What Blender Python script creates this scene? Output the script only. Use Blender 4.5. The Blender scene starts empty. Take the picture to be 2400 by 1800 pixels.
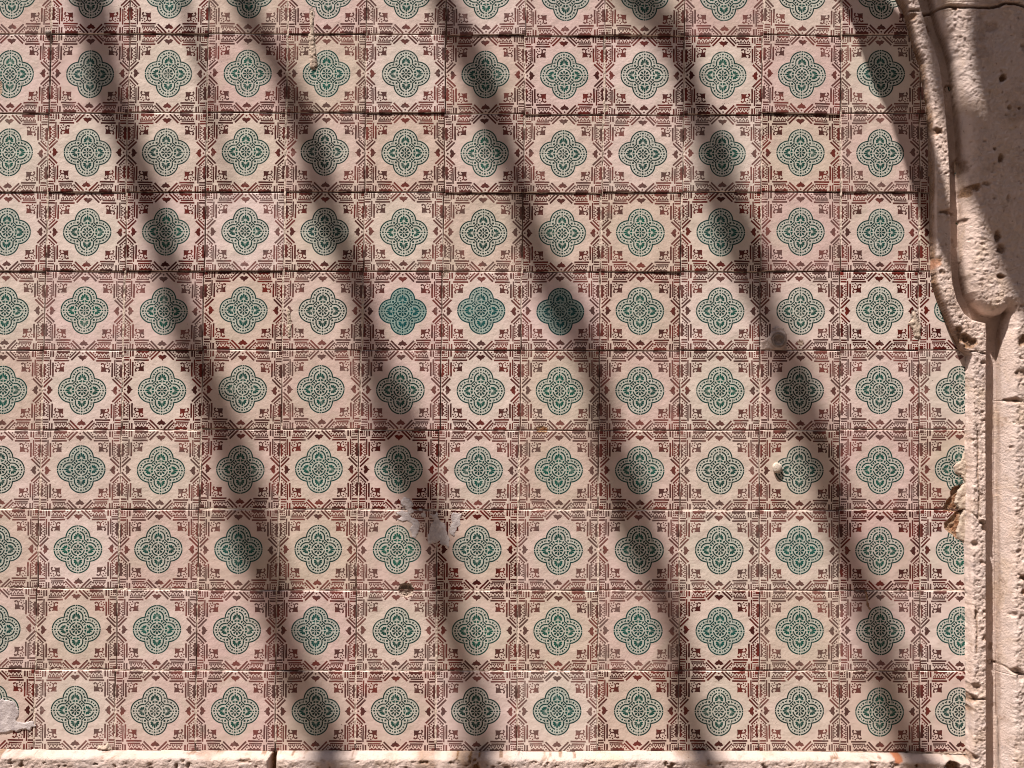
import bpy, math, random
import numpy as np

SKY_STRENGTH, SUN_STRENGTH, EXPOSURE = 0.06, 5.0, 0.80
CREAM_PINK, CREAM_YELLOW = (.615, .46, .435), (.60, .495, .42)

# ------------------------------------------------------------------ camera, world, sun, exposure
scene = bpy.context.scene
CAM = (-0.0096886, -1.97742802, 1.39859414)
PITCH, YAW, ROLL = 0.03151435, 0.00273453, -0.0055469
FOC = 2640.0                       # focal length in pixels of the 2400 px wide photograph
def _rot(a, b, c):
    ca, sa, cb, sb, cc, sc = math.cos(a), math.sin(a), math.cos(b), math.sin(b), math.cos(c), math.sin(c)
    Rx = np.array([[1, 0, 0], [0, ca, -sa], [0, sa, ca]])
    Rz = np.array([[cb, -sb, 0], [sb, cb, 0], [0, 0, 1]])
    Ry = np.array([[cc, 0, sc], [0, 1, 0], [-sc, 0, cc]])
    return Rz @ Rx @ Ry
RM = _rot(PITCH, YAW, ROLL)        # columns: right, forward, up
from mathutils import Matrix, Vector
cd = bpy.data.cameras.new("camera"); cam = bpy.data.objects.new("camera", cd)
scene.collection.objects.link(cam)
right, fwd, up = RM[:, 0], RM[:, 1], RM[:, 2]
cam.matrix_world = Matrix(((right[0], up[0], -fwd[0], CAM[0]), (right[1], up[1], -fwd[1], CAM[1]),
                           (right[2], up[2], -fwd[2], CAM[2]), (0, 0, 0, 1)))
cd.sensor_width = 36.0; cd.lens = 36.0 * FOC / 2400.0
cd.clip_start = 0.05; cd.clip_end = 500
scene.camera = cam

SUN = Vector((-0.33, -0.37, 1.0))            # towards the sun: high, from the left, raking the wall
el = math.atan2(SUN.z, math.hypot(SUN.x, SUN.y)); az = math.atan2(SUN.x, SUN.y)
world = bpy.data.worlds.new("World"); scene.world = world; world.use_nodes = True
wn = world.node_tree.nodes; wl = world.node_tree.links
sky = wn.new("ShaderNodeTexSky"); sky.sky_type = 'NISHITA'; sky.sun_disc = False
sky.sun_elevation = el; sky.sun_rotation = az % (2 * math.pi)
sky.air_density = 1.0; sky.dust_density = 1.5; sky.ozone_density = 0.5
bg = wn["Background"]; bg.inputs["Strength"].default_value = SKY_STRENGTH
wl.new(sky.outputs[0], bg.inputs["Color"])
sl = bpy.data.lights.new("sun", 'SUN'); so = bpy.data.objects.new("sun", sl)
sl.energy = SUN_STRENGTH; sl.angle = math.radians(0.53); sl.color = (1.0, 0.92, 0.85)
so.rotation_euler = SUN.to_track_quat('Z', 'Y').to_euler(); so.location = (-2, -3, 6)
scene.collection.objects.link(so)
scene.view_settings.view_transform = 'Standard'; scene.view_settings.look = 'None'
scene.view_settings.exposure = EXPOSURE; scene.view_settings.gamma = 1.0
scene.view_settings.use_curve_mapping = False
scene.cycles.pixel_filter_type = 'BLACKMAN_HARRIS'; scene.cycles.filter_width = 1.0

rng = random.Random(11)
# ------------------------------------------------------------------ helpers
def wp(px, py, h=0.0):
    """Point of the plane h metres in front of the tile faces that the photograph shows at pixel (px, py)."""
    d = right * (px - 1200) + fwd * FOC - up * (py - 900)
    t = (-h - CAM[1]) / d[1]
    return CAM[0] + d[0] * t, CAM[2] + d[2] * t
def wps(pts, h=0.0): return [wp(p[0], p[1], h) for p in pts]

def link(o, parent=None):
    scene.collection.objects.link(o)
    if parent: o.parent = parent
    return o
def tag(o, label=None, cat=None, group=None, kind=None):
    if label: o["label"] = label
    if cat: o["category"] = cat
    if group: o["group"] = group
    if kind: o["kind"] = kind
    return o
def empty(name, loc=(0, 0, 0)):
    o = bpy.data.objects.new(name, None); o.location = loc; o.empty_display_size = .1
    return link(o)
def mesh_obj(name, verts, faces, mat, parent=None, smooth=True, loc=None):
    me = bpy.data.meshes.new(name)
    me.from_pydata(verts, [], faces); me.update()
    if smooth: me.shade_smooth()
    me.materials.append(mat)
    o = bpy.data.objects.new(name, me)
    if loc: o.location = loc
    return link(o, parent)
def np_mesh(name, V, Fq, mat, attrs=None, uv=None, smooth=True):
    """Mesh from numpy arrays: V (n,3), Fq (m,4) quads."""
    me = bpy.data.meshes.new(name)
    V = np.ascontiguousarray(V, dtype=np.float32); Fq = np.ascontiguousarray(Fq, dtype=np.int32)
    me.vertices.add(len(V)); me.vertices.foreach_set("co", V.ravel())
    me.loops.add(Fq.size); me.loops.foreach_set("vertex_index", Fq.ravel())
    me.polygons.add(len(Fq)); me.polygons.foreach_set("loop_start", np.arange(0, Fq.size, 4, dtype=np.int32))
    me.update(calc_edges=True)
    if uv is not None:
        l = me.uv_layers.new(name="UVMap"); l.data.foreach_set("uv", np.ascontiguousarray(uv[Fq.ravel()], dtype=np.float32).ravel())
    for k, a in (attrs or {}).items():
        at = me.attributes.new(k, 'FLOAT', 'POINT'); at.data.foreach_set("value", np.ascontiguousarray(a, dtype=np.float32))
    me.validate()
    if smooth: me.shade_smooth()
    me.materials.append(mat)
    return me
def vnoise(x, y, seed):
    x = np.asarray(x, dtype=np.float64); y = np.asarray(y, dtype=np.float64)
    xi = np.floor(x).astype(np.int64); yi = np.floor(y).astype(np.int64)
    fx = x - xi; fy = y - yi
    fx = fx * fx * fx * (fx * (fx * 6 - 15) + 10); fy = fy * fy * fy * (fy * (fy * 6 - 15) + 10)
    def hsh(a, b):
        n = (a * 374761393 + b * 668265263 + seed * 2147483647) & 0xffffffff
        n = ((n ^ (n >> 13)) * 1274126177) & 0xffffffff
        return ((n ^ (n >> 16)) & 0xffff) / 65535.0
    return ((hsh(xi, yi) * (1 - fx) + hsh(xi + 1, yi) * fx) * (1 - fy)
            + (hsh(xi, yi + 1) * (1 - fx) + hsh(xi + 1, yi + 1) * fx) * fy) * 2 - 1
def fbm(x, y, f, seed, o=4, g=.5):
    s = 0; a = 1; n = 0
    for k in range(o):
        s = s + a * vnoise(x * f + 17.3 * k, y * f - 9.1 * k, seed + k); n += a; a *= g; f *= 2.03
    return s / n
def sstep(x): x = np.clip(x, 0, 1); return x * x * (3 - 2 * x)
def rnd_edge(d, w): u = np.clip(d / w, 0, 1); return np.sqrt(np.clip(1 - (1 - u) ** 2, 0, 1))
def dist_line(X, Z, P):
    D = np.full(X.shape, 9.0)
    for (ax, az_), (bx, bz) in zip(P[:-1], P[1:]):
        dx, dz = bx - ax, bz - az_; L = dx * dx + dz * dz + 1e-12
        t = np.clip(((X - ax) * dx + (Z - az_) * dz) / L, 0, 1)
        D = np.minimum(D, np.hypot(X - ax - t * dx, Z - az_ - t * dz))
    return D
def inside(X, Z, P):
    ins = np.zeros(X.shape, bool)
    for k in range(len(P)):
        (ax, az_), (bx, bz) = P[k], P[(k + 1) % len(P)]
        if az_ != bz: ins ^= ((az_ > Z) != (bz > Z)) & (X < (bx - ax) * (Z - az_) / (bz - az_) + ax)
    return ins

# ------------------------------------------------------------------ materials
class NT:
    def __init__(self, name):
        self.m = bpy.data.materials.new(name); self.m.use_nodes = True
        self.n = self.m.node_tree.nodes; self.l = self.m.node_tree.links
        self.b = self.n["Principled BSDF"]
    def new(self, t, **kw):
        n = self.n.new(t)
        for k, v in kw.items(): setattr(n, k, v)
        return n
    def set(self, n, i, v):
        s = n.inputs[i]
        if isinstance(v, bpy.types.NodeSocket): self.l.new(v, s)
        else: s.default_value = v
    def math(self, op, a, b=None, c=None, clamp=False):
        n = self.new("ShaderNodeMath", operation=op, use_clamp=clamp)
        self.set(n, 0, a)
        if b is not None: self.set(n, 1, b)
        if c is not None: self.set(n, 2, c)
        return n.outputs[0]
    def mix(self, f, a, b, mode='MIX'):
        n = self.new("ShaderNodeMix", data_type='RGBA', blend_type=mode)
        self.set(n, 0, f)
        for i, v in ((6, a), (7, b)):
            if isinstance(v, tuple): v = (*v, 1.0) if len(v) == 3 else v
            self.set(n, i, v)
        return n.outputs[2]
    def noise(self, vec, scale, detail=4, rough=.55, dist=0.0, w=None):
        n = self.new("ShaderNodeTexNoise")
        if w is not None: n.noise_dimensions = '4D'; self.set(n, "W", w)
        if vec is not None: self.l.new(vec, n.inputs["Vector"])
        n.inputs["Scale"].default_value = scale; n.inputs["Detail"].default_value = detail
        n.inputs["Roughness"].default_value = rough; n.inputs["Distortion"].default_value = dist
        return n.outputs["Fac"]
    def ramp(self, f, a, b, lo=0.0, hi=1.0):
        n = self.new("ShaderNodeMapRange", interpolation_type='SMOOTHSTEP')
        self.set(n, 0, f); self.set(n, 1, a); self.set(n, 2, b); self.set(n, 3, lo); self.set(n, 4, hi)
        return n.outputs[0]
    def attr(self, name, kind='GEOMETRY'):
        n = self.new("ShaderNodeAttribute", attribute_type=kind); n.attribute_name = name
        return n
    def bump(self, h, dist, strength=1.0, prev=None):
        n = self.new("ShaderNodeBump"); self.set(n, "Height", h)
        n.inputs["Distance"].default_value = dist; n.inputs["Strength"].default_value = strength
        if prev: self.l.new(prev, n.inputs["Normal"])
        return n.outputs[0]
    def out(self, col=None, rough=None, normal=None, spec=None):
        if col is not None: self.set(self.b, "Base Color", (*col, 1.0) if isinstance(col, tuple) else col)
        if rough is not None: self.set(self.b, "Roughness", rough)
        if normal is not None: self.l.new(normal, self.b.inputs["Normal"])
        if spec is not None: self.b.inputs["Specular IOR Level"].default_value = spec
        return self.m

# the printed pattern of one tile, computed here as three masks
def make_masks(N=1024):
    """Flat print of one tile: rows bottom-up, channels red ink, green ink, pale green wash."""
    c=(np.arange(N,dtype=np.float32)+.5)/N*2-1
    X,Y=np.meshgrid(c,c)
    AX,AY=np.abs(X),np.abs(Y)
    aa=2.4/N; FAT=.0065
    cov=lambda d: np.clip(.5-(d-FAT)/aa,0,1)
    def seg(px,py,ax,ay,bx,by,w):
        dx,dy=bx-ax,by-ay
        L=dx*dx+dy*dy+1e-9
        t=np.clip(((px-ax)*dx+(py-ay)*dy)/L,0,1)
        return np.hypot(px-ax-t*dx,py-ay-t*dy)-w/2
    def bar(px,py,ax,ay,bx,by,w):       # flat ended
        dx,dy=bx-ax,by-ay; L=np.hypot(dx,dy); dx/=L; dy/=L
        u=(px-ax)*dx+(py-ay)*dy; v=-(px-ax)*dy+(py-ay)*dx
        return np.maximum(np.abs(v)-w/2,np.abs(u-L/2)-L/2)
    def dot(px,py,x,y,r): return np.hypot(px-x,py-y)-r
    def poly(px,py,P):                  # signed distance, any simple polygon
        P=np.array(P,dtype=np.float32); d=np.full(px.shape,9.,np.float32); ins=np.zeros(px.shape,bool)
        for k in range(len(P)):
            a,b=P[k],P[(k+1)%len(P)]
            d=np.minimum(d,seg(px,py,a[0],a[1],b[0],b[1],0))
            if a[1]!=b[1]:
                c_=((a[1]>py)!=(b[1]>py))&(px<(b[0]-a[0])*(py-a[1])/(b[1]-a[1])+a[0]); ins^=c_
        return np.where(ins,-d,d)
    # ---------- green quatrefoil
    H=N//2
    G=np.full((N,N),9.,np.float32)
    M=np.maximum(AX,AY); m=np.minimum(AX,AY)            # M along the lobe axis, m across
    cx=.295
    rl=np.hypot(M-cx,m); an=np.degrees(np.arctan2(m,M-cx))
    other=np.hypot(m-cx,M)                               # distance to the neighbour lobe's centre
    w=.026
    ring=np.maximum(np.abs(rl-.302)-w/2,-(m-.032)); ring=np.maximum(ring,.315-other+.0)
    G=np.minimum(G,ring)
    G=np.minimum(G,dot(M,m,cx+.302,0,.015))
    for k in range(6):
        a=np.radians(k*15.4); r=.0215 if k%2==0 else .0135
        G=np.minimum(G,dot(M,m,cx+.236*np.cos(a),.236*np.sin(a),r))
    ring=np.maximum(np.abs(rl-.166)-.014,np.maximum(17.5-an,an-100)*.0029)
    G=np.minimum(G,ring); G=np.minimum(G,dot(M,m,cx+.168,0,.015))
    def petal(px,py,ox,oy,a,r0,r1,hw):
        dx,dy=np.cos(a),np.sin(a)
        u=((px-ox)*dx+(py-oy)*dy-r0)/(r1-r0); v=np.abs(-(px-ox)*dy+(py-oy)*dx)
        uu=np.clip(u,0,1)
        prof=hw*np.sqrt(np.clip(1-((uu-.66)/np.where(uu>.66,.34,.66))**2,0,1))*np.where(uu<.66,.35+.65*uu/.66,1)
        return np.where((u<0)|(u>1),.02,v-prof)
    for k,(aw,r1) in enumerate([(0,.150),(29,.128),(57,.118),(86,.108)]):
        G=np.minimum(G,petal(M,m,cx-.018,0,np.radians(aw),.034,r1,.0205))
    for k in range(8):
        G=np.minimum(G,petal(X,Y,0,0,k*np.pi/4,.034,.124,.0245))
    G=np.minimum(G,dot(X,Y,0,0,.021))
    r0=np.hypot(X,Y); a0=np.degrees(np.arctan2(m,M))
    G=np.minimum(G,np.maximum(np.abs(r0-.163)-.0135,(9-a0)*.003))
    # little leaves either side of the axis, between rosette ring and lobe
    G=np.minimum(G,poly(M,m,[(.20,.015),(.262,.012),(.245,.045),(.232,.088),(.213,.055)]))
    # diagonal petals and bars
    for a,ra,rb in ((45,.192,.262),(30,.196,.268),(60,.196,.268)):
        G=np.minimum(G,petal(AX,AY,0,0,np.radians(a),ra,rb,.022))
    s=.7071
    G=np.minimum(G,bar(AX,AY,.288*s+.07*s,.288*s-.07*s,.288*s-.07*s,.288*s+.07*s,.024))
    G=np.minimum(G,np.maximum(np.abs(AX-.243),np.abs(AY-.243))-.022)
    G=np.minimum(G,bar(M,m,.315,.215,.315,.268,.017))
    G=np.minimum(G,bar(M,m,.285,.30,.335,.30,.02))
    lob=np.minimum(rl-.315,.3*0+rl-.315)
    fan=np.clip((.15-np.hypot(M-.30,m))/.03,0,1)
    wash=np.clip(.5-(np.minimum(np.minimum(rl,other)-.318,np.maximum(AX,AY)-.29))/.02,0,1)
    # ---------- red frame, in edge coordinates
    ex,ey=1-AX,1-AY
    e=1-M; t=m
    D=np.full((N,N),9.,np.float32)
    for (p,q) in ((ex,ey),(ey,ex)):
        hz=(p is ex)
        D=np.minimum(D,bar(p,q,.285 if hz else .31,.252,.655,.252,.033))
        D=np.minimum(D,bar(p,q,.315 if hz else .235,.19,.625,.19,.024))
        D=np.minimum(D,bar(p,q,.02,.252,.155,.252,.031))
        D=np.minimum(D,bar(p,q,.02,.19,.165,.19,.023))
    D=np.minimum(D,bar(e,t,.235,.285,.022,.072,.033))
    D=np.minimum(D,bar(e,t,.178,.325,.022,.169,.025))
    # saw teeth along the edge
    tp=np.abs(((t-.36)/.092)%1-.5)*2                    # 0 at tooth centre
    inb=np.maximum(.335-t,t-.655)
    saw=np.maximum(e-(.048+.042*(1-tp)),inb)
    saw=np.maximum(saw,-(t-e*1.0-.285))
    D=np.minimum(D,saw)
    tr=np.maximum(np.abs(e-.106)-.016,(np.abs(((t-.314)/.092)%1-.5)*.092)-.5*(e-.086)*1.0)
    D=np.minimum(D,np.maximum(tr,np.maximum(.37-t,t-.68)))
    dd=np.hypot(e-.148,(((t-.36)/.047)%1-.5)*.047)-.0125
    D=np.minimum(D,np.maximum(dd,np.maximum(.355-t,t-.69)))
    for q in ((.05,.275),(.1,.315),(.145,.352)): D=np.minimum(D,dot(e,t,q[0],q[1],.0125))
    # corner square and its rows of dots
    D=np.minimum(D,np.maximum(ex,ey)-.086)
    for a in (.03,.078,.126):
        for b in (.126,):
            D=np.minimum(D,dot(ex,ey,a,b,.0125)); D=np.minimum(D,dot(ex,ey,b,a,.0125))
    for k in range(2):
        pass
    # tulip at the middle of each edge
    tu=poly(t,e,[(-.02,.258),(0,.258),(.022,.222),(.05,.205),(.072,.2),(.085,.175),(.112,.146),(.08,.132),(.05,.118),(-.02,.112)])
    tu=np.maximum(tu,-(np.hypot(t,e-.088)-.05))
    D=np.minimum(D,tu); D=np.minimum(D,dot(t,e,0,.064,.0165))
    # corner fleuron
    for (p,q) in ((ex,ey),(ey,ex)):
        D=np.minimum(D,poly(p,q,[(.425,.425),(.46,.412),(.482,.425),(.53,.39),(.522,.45),(.53,.53),(.45,.522),(.39,.53),(.425,.482),(.412,.46)]))
        pts=[(.455,.43),(.447,.395),(.452,.36),(.47,.332),(.497,.318),(.522,.322)]
        for k in range(5): D=np.minimum(D,seg(p,q,*pts[k],*pts[k+1],.022-.001*k))
        D=np.minimum(D,dot(p,q,.525,.335,.0185))
        for (a,b,r) in ((.325,.325,.012),(.385,.302,.012),(.37,.37,.014),(.425,.335,.011),(.31,.38,.009)):
            D=np.minimum(D,dot(p,q,a,b,r)); 
    return cov(D),cov(G+.0035),wash*(.5+.5*fan)

# tile joints measured in the photograph: x of each column joint per row, (x, y) along each row joint
COL=[[121,117.5,113,109.6,105,99.5,95,90,85,80],
[305.6,303,297,296,290,287,283,278,274,269.5],
[491,486,483.5,481,475.6,474,469,465,461,458.6],
[676,672,669,666.5,662.6,661,656,652,647,645.6],
[859.7,857,856,853.5,850,845,840.5,836,835,833],
[1046,1044,1042,1039.4,1036,1033,1028,1023.5,1023,1021],
[1232,1230,1228.6,1225,1222,1220,1216,1213,1213,1212],
[1418.5,1416.6,1413,1408,1406.5,1404.7,1403,1402,1402,1400],
[1605,1603.6,1602,1596,1594,1594,1594,1592,1592,1591],
[1790,1786,1784.5,1783.7,1781.6,1781,1780,1780,1781,1779],
[1972.5,1971,1971,1970.7,1969,1969,1968,1967,1968,1968],
[2158,2157,2156,2155,2153,2154.5,2154.5,2156,2157,2156]]
ROW=[[(0,80),(300,80),(680,79),(850,81),(1046,81),(1232,84),(1418,86),(1500,84),(1780,86),(1972,81),(2130,82)],
[(0,266),(300,265),(670,263),(855,264),(1044,266),(1230,268),(1415,270.5),(1600,270),(1785,269),(1972,265),(2170,266)],
[(0,451),(300,451),(670,450),(855,449.5),(1042,451),(1228,454),(1412,452),(1784,450),(1972,450),(2156,452)],
[(0,636),(850,635.5),(1037,637),(1222,637),(1407,638),(1780,637),(1970,636),(2153,636)],
[(0,821),(290,821),(475,820),(850,820),(1034,821),(1222,821),(1406,822.5),(1781,820.6),(1970,821),(2154,821)],
[(0,1008),(280,1008),(470,1008),(656,1005),(843,1007.6),(1030,1008.7),(1220,1009),(1780,1008.7),(1970,1008),(2155,1007)],
[(0,1193),(95,1193),(282,1195),(656,1193),(840,1195),(1218,1195),(1780,1196),(2155,1195)],
[(0,1378),(90,1379),(277,1381),(463,1383),(651,1384),(1220,1384),(2155,1384)],
[(0,1568),(84,1569),(272,1571),(460,1572),(1000,1572.5),(1780,1572),(2157,1573)],
[(0,1758),(270,1760.6),(650,1761),(830,1762),(1780,1762),(2265,1764.5)]]
_D, _G, _B = make_masks(1024)
_px = np.ones((1024, 1024, 4), np.float32); _px[..., 0] = _D; _px[..., 1] = _G; _px[..., 2] = _B
IMG = bpy.data.images.new("tile_print", 1024, 1024, alpha=False, float_buffer=False)
IMG.colorspace_settings.name = 'Non-Color'
IMG.pixels.foreach_set(_px.ravel()); IMG.update(); IMG.pack()

def tile_material():
    t = NT("glazed_tile")
    uv = t.new("ShaderNodeUVMap").outputs[0]
    info = t.new("ShaderNodeObjectInfo")
    rnd = info.outputs["Random"]
    w = t.math('MULTIPLY', rnd, 40.0)
    sep = t.new("ShaderNodeSeparateColor"); t.l.new(info.outputs["Color"], sep.inputs[0])
    blue, warm, green = sep.outputs[0], sep.outputs[1], sep.outputs[2]
    redk = info.outputs["Alpha"]
    # hand-stencilled wobble and the small slip of the green stencil against the red one
    nz = t.new("ShaderNodeTexNoise", noise_dimensions='4D'); t.l.new(uv, nz.inputs["Vector"]); t.l.new(w, nz.inputs["W"])
    nz.inputs["Scale"].default_value = 9; nz.inputs["Detail"].default_value = 3
    def warped(k, slip):
        s = t.new("ShaderNodeVectorMath", operation='SUBTRACT'); t.l.new(nz.outputs["Color"], s.inputs[0]); s.inputs[1].default_value = (.5, .5, .5)
        m = t.new("ShaderNodeVectorMath", operation='MULTIPLY_ADD'); t.l.new(s.outputs[0], m.inputs[0]); m.inputs[1].default_value = (k, k, 0)
        t.l.new(uv, m.inputs[2])
        wn_ = t.new("ShaderNodeTexWhiteNoise", noise_dimensions='1D'); t.l.new(t.math('ADD', w, slip), wn_.inputs["W"])
        s2 = t.new("ShaderNodeVectorMath", operation='SUBTRACT'); t.l.new(wn_.outputs["Color"], s2.inputs[0]); s2.inputs[1].default_value = (.5, .5, .5)
        m2 = t.new("ShaderNodeVectorMath", operation='MULTIPLY_ADD'); t.l.new(s2.outputs[0], m2.inputs[0]); m2.inputs[1].default_value = (.016, .016, 0)
        t.l.new(m.outputs[0], m2.inputs[2])
        im = t.new("ShaderNodeTexImage", interpolation='Linear', extension='EXTEND'); im.image = IMG
        t.l.new(m2.outputs[0], im.inputs[0])
        sp = t.new("ShaderNodeSeparateColor"); t.l.new(im.outputs[0], sp.inputs[0])
        return sp
    R_ = warped(.010, 3.0); G_ = warped(.008, 7.7)
    big = t.noise(uv, 2.2, 3, .6, w=w); mid = t.noise(uv, 7, 5, .6, w=w); fine = t.noise(uv, 60, 4, .6, w=w)
    red = t.math('MULTIPLY', R_.outputs[0], t.math('MULTIPLY', t.ramp(mid, .28, .46, .84, 1.0), redk), clamp=True)
    grn = t.math('MULTIPLY', G_.outputs[1], t.ramp(mid, .26, .48, .78, 1.0))
    wash = t.math('MULTIPLY', G_.outputs[2], 2.0, clamp=True)
    fan = t.math('MULTIPLY_ADD', G_.outputs[2], 2.0, -1.0, clamp=True)
    # cream glaze: pinkish, in places yellowish or greenish
    base = t.mix(warm, CREAM_PINK, CREAM_YELLOW)
    base = t.mix(t.ramp(big, .42, .68, 0, .55), base, (.50, .44, .36))
    base = t.mix(t.ramp(t.noise(uv, 3.1, 3, w=t.math('ADD', w, 9.0)), .5, .75, 0, .45), base, (.56, .42, .385))
    base = t.mix(t.ramp(mid, .3, .8, .0, .22), base, (.36, .27, .22))
    hsv = t.new('ShaderNodeHueSaturation'); t.l.new(base, hsv.inputs['Color'])
    tv = t.new('ShaderNodeTexWhiteNoise', noise_dimensions='1D'); t.l.new(w, tv.inputs['W'])
    t.l.new(t.math('MULTIPLY_ADD', tv.outputs['Value'], .16, .92), hsv.inputs['Value']); t.l.new(t.math('MULTIPLY_ADD', tv.outputs['Value'], -.3, 1.12), hsv.inputs['Saturation'])
    base = hsv.outputs['Color']
    wcol = t.mix(blue, (.37, .43, .38), (.11, .23, .21))
    base = t.mix(t.math('MULTIPLY', wash, t.math('MULTIPLY_ADD', blue, .35, .58)), base, wcol)
    gdark = t.mix(green, (.012, .027, .024), (.008, .046, .038))
    gdark = t.mix(blue, gdark, (.004, .043, .050))
    gfan = t.mix(blue, t.mix(green, (.009, .045, .037), (.005, .080, .056)), (.004, .070, .080))
    gcol = t.mix(t.math('MULTIPLY', fan, t.ramp(big, .35, .6, .45, 1.0)), gdark, gfan)
    col = t.mix(grn, base, gcol)
    rcol = t.mix(t.ramp(t.noise(uv, 3.5, 3, w=t.math('ADD', w, 4.0)), .38, .66), (.042, .0055, .004), (.125, .013, .008))
    col = t.mix(red, col, rcol)
    # crazing dirt, pin holes, sooty specks
    pin = t.ramp(t.noise(uv, 38, 2, .5, w=t.math('ADD', w, 2.0)), .735, .77)
    col = t.mix(t.math('MULTIPLY', pin, .75), col, (.10, .06, .045))
    worn = t.ramp(t.noise(uv, 26, 3, .6, w=t.math('ADD', w, 5.0)), .70, .74)
    col = t.mix(t.math('MULTIPLY', worn, .5), col, (.60, .50, .42))
    # rim: dirt in places, elsewhere worn pale glaze painting in sunlit edge lips
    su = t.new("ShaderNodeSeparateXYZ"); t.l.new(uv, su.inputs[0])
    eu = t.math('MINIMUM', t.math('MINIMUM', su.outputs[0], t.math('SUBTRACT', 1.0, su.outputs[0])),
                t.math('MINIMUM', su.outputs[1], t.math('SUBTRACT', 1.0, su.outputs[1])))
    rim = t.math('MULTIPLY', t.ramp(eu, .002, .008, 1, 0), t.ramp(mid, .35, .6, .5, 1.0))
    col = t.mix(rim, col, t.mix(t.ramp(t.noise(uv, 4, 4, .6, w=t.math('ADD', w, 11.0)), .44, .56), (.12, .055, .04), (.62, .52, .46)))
    # chips: biscuit showing through
    chip = t.attr("chip").outputs["Fac"]
    cc = t.mix(t.ramp(t.noise(uv, 14, 4, w=w), .4, .6), (.30, .12, .045), (.46, .30, .19))
    hue = t.attr("plaster").outputs["Fac"]
    cc = t.mix(hue, cc, (.52, .43, .37))
    cm = t.ramp(chip, .35, .65)
    col = t.mix(cm, col, cc)
    gl = t.noise(uv, 5, 3, .5, w=w)
    nb = t.bump(gl, .0011 * 8, .25)
    nb = t.bump(t.noise(uv, 30, 3, .6, w=w), .0012, .35, nb)
    nb = t.bump(t.math('ADD', pin, t.math('MULTIPLY', worn, -1.0)), .0006, 1.0, nb)
    nb = t.bump(t.math('MULTIPLY', fine, cm), .006, 1.0, nb)
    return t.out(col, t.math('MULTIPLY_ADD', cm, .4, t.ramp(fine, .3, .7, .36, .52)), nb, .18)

def stone_material(name="limestone", shift=0.0, k=1.0):
    t = NT(name)
    P = t.new("ShaderNodeNewGeometry").outputs["Position"]
    a = t.noise(P, 6, 5, .6, .3); b = t.noise(P, 38, 5, .65); c = t.noise(P, 260, 4, .7); d = t.noise(P, 14, 4, .6, 1.2)
    col = t.mix(t.ramp(a, .35, .68), (.64 * k, .50 * k, .435 * k), (.58 * k, .475 * k, .435 * k))
    col = t.mix(t.ramp(d, .5, .72, 0, .75), col, (.58 * k, .44 * k, .34 * k))
    col = t.mix(t.ramp(b, .5, .78, 0, .6), col, (.36 * k, .26 * k, .20 * k))
    col = t.mix(t.ramp(b, .26, .42, .45, 0), col, (.74 * k, .65 * k, .60 * k))
    sp = t.noise(P, 120, 3, .6)
    col = t.mix(t.ramp(sp, .66, .76, 0, .7), col, (.19, .12, .09))
    col = t.mix(t.math('MULTIPLY', t.ramp(t.noise(P, 9, 6, .7, 1.5), .54, .70, 0, .65), t.ramp(b, .35, .6)), col, (.30 * k, .185 * k, .125 * k))
    col = t.mix(t.math('MULTIPLY', t.ramp(t.noise(P, 19, 5, .65, 2.2), .57, .66, 0, .5), t.ramp(c, .3, .6)), col, (.40 * k, .34 * k, .34 * k))
    st = t.attr("stain").outputs["Fac"]
    col = t.mix(t.math('MULTIPLY', st, t.ramp(b, .3, .6, .7, 1.0), clamp=True), col, t.mix(t.ramp(c, .35, .65), (.11, .055, .028), (.27, .15, .075)))
    ru = t.attr("rust").outputs["Fac"]
    col = t.mix(ru, col, (.52, .20, .10))
    n1 = t.bump(b, .004, .8)
    n2 = t.bump(c, .0022, 1.0, n1)
    return t.out(col, .9, n2, .15)

def mortar_material():
    t = NT("joint_mortar")
    P = t.new("ShaderNodeNewGeometry").outputs["Position"]
    a = t.noise(P, 22, 4, .6); b = t.noise(P, 300, 4, .7)
    fresh = t.attr("fresh").outputs["Fac"]
    f = t.ramp(t.math('ADD', a, t.math('MULTIPLY', fresh, .35)), .52, .70)
    col = t.mix(f, (.085, .045, .033), (.57, .465, .39))
    col = t.mix(t.ramp(b, .5, .8, 0, .5), col, (.26, .17, .12))
    return t.out(col, .95, t.bump(b, .0015, 1.0), .1)

def plain(name, c1, c2, scale=60, rough=.85, bumpd=.002, spec=.2, metal=0.0):
    t = NT(name)
    P = t.new("ShaderNodeNewGeometry").outputs["Position"]
    a = t.noise(P, scale, 5, .65); b = t.noise(P, scale * 5, 4, .7)
    col = t.mix(t.ramp(a, .35, .65), c1, c2)
    t.b.inputs["Metallic"].default_value = metal
    return t.out(col, rough, t.bump(b, bumpd, .8, t.bump(a, bumpd * 2, .6)), spec)

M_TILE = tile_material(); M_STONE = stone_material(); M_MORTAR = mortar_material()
M_SILL = stone_material("sill_limestone", k=.86)
M_PLASTER = plain("crumbly_plaster", (.55, .45, .36), (.40, .31, .25), 90)
M_CORE = plain("wall_render", (.30, .22, .18), (.42, .33, .27), 20)
M_GROUND = plain("pale_paving", (.17, .13, .10), (.22, .17, .135), 9, .9, .004)
M_CLOTH = plain("faded_canvas", (.30, .25, .20), (.36, .30, .24), 30, .95, .001)
M_PAPER = plain("weathered_paper", (.38, .33, .33), (.56, .50, .49), 70, .8, .001)
M_TEAL = plain("teal_paper", (.10, .42, .36), (.20, .50, .42), 70, .8, .001)
M_PLUG = plain("dull_grey_plug", (.20, .155, .135), (.32, .26, .23), 120, .7, .0015, .3)
M_WHITE = plain("old_white_filler", (.66, .58, .50), (.52, .43, .35), 150, .8, .002)

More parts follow.
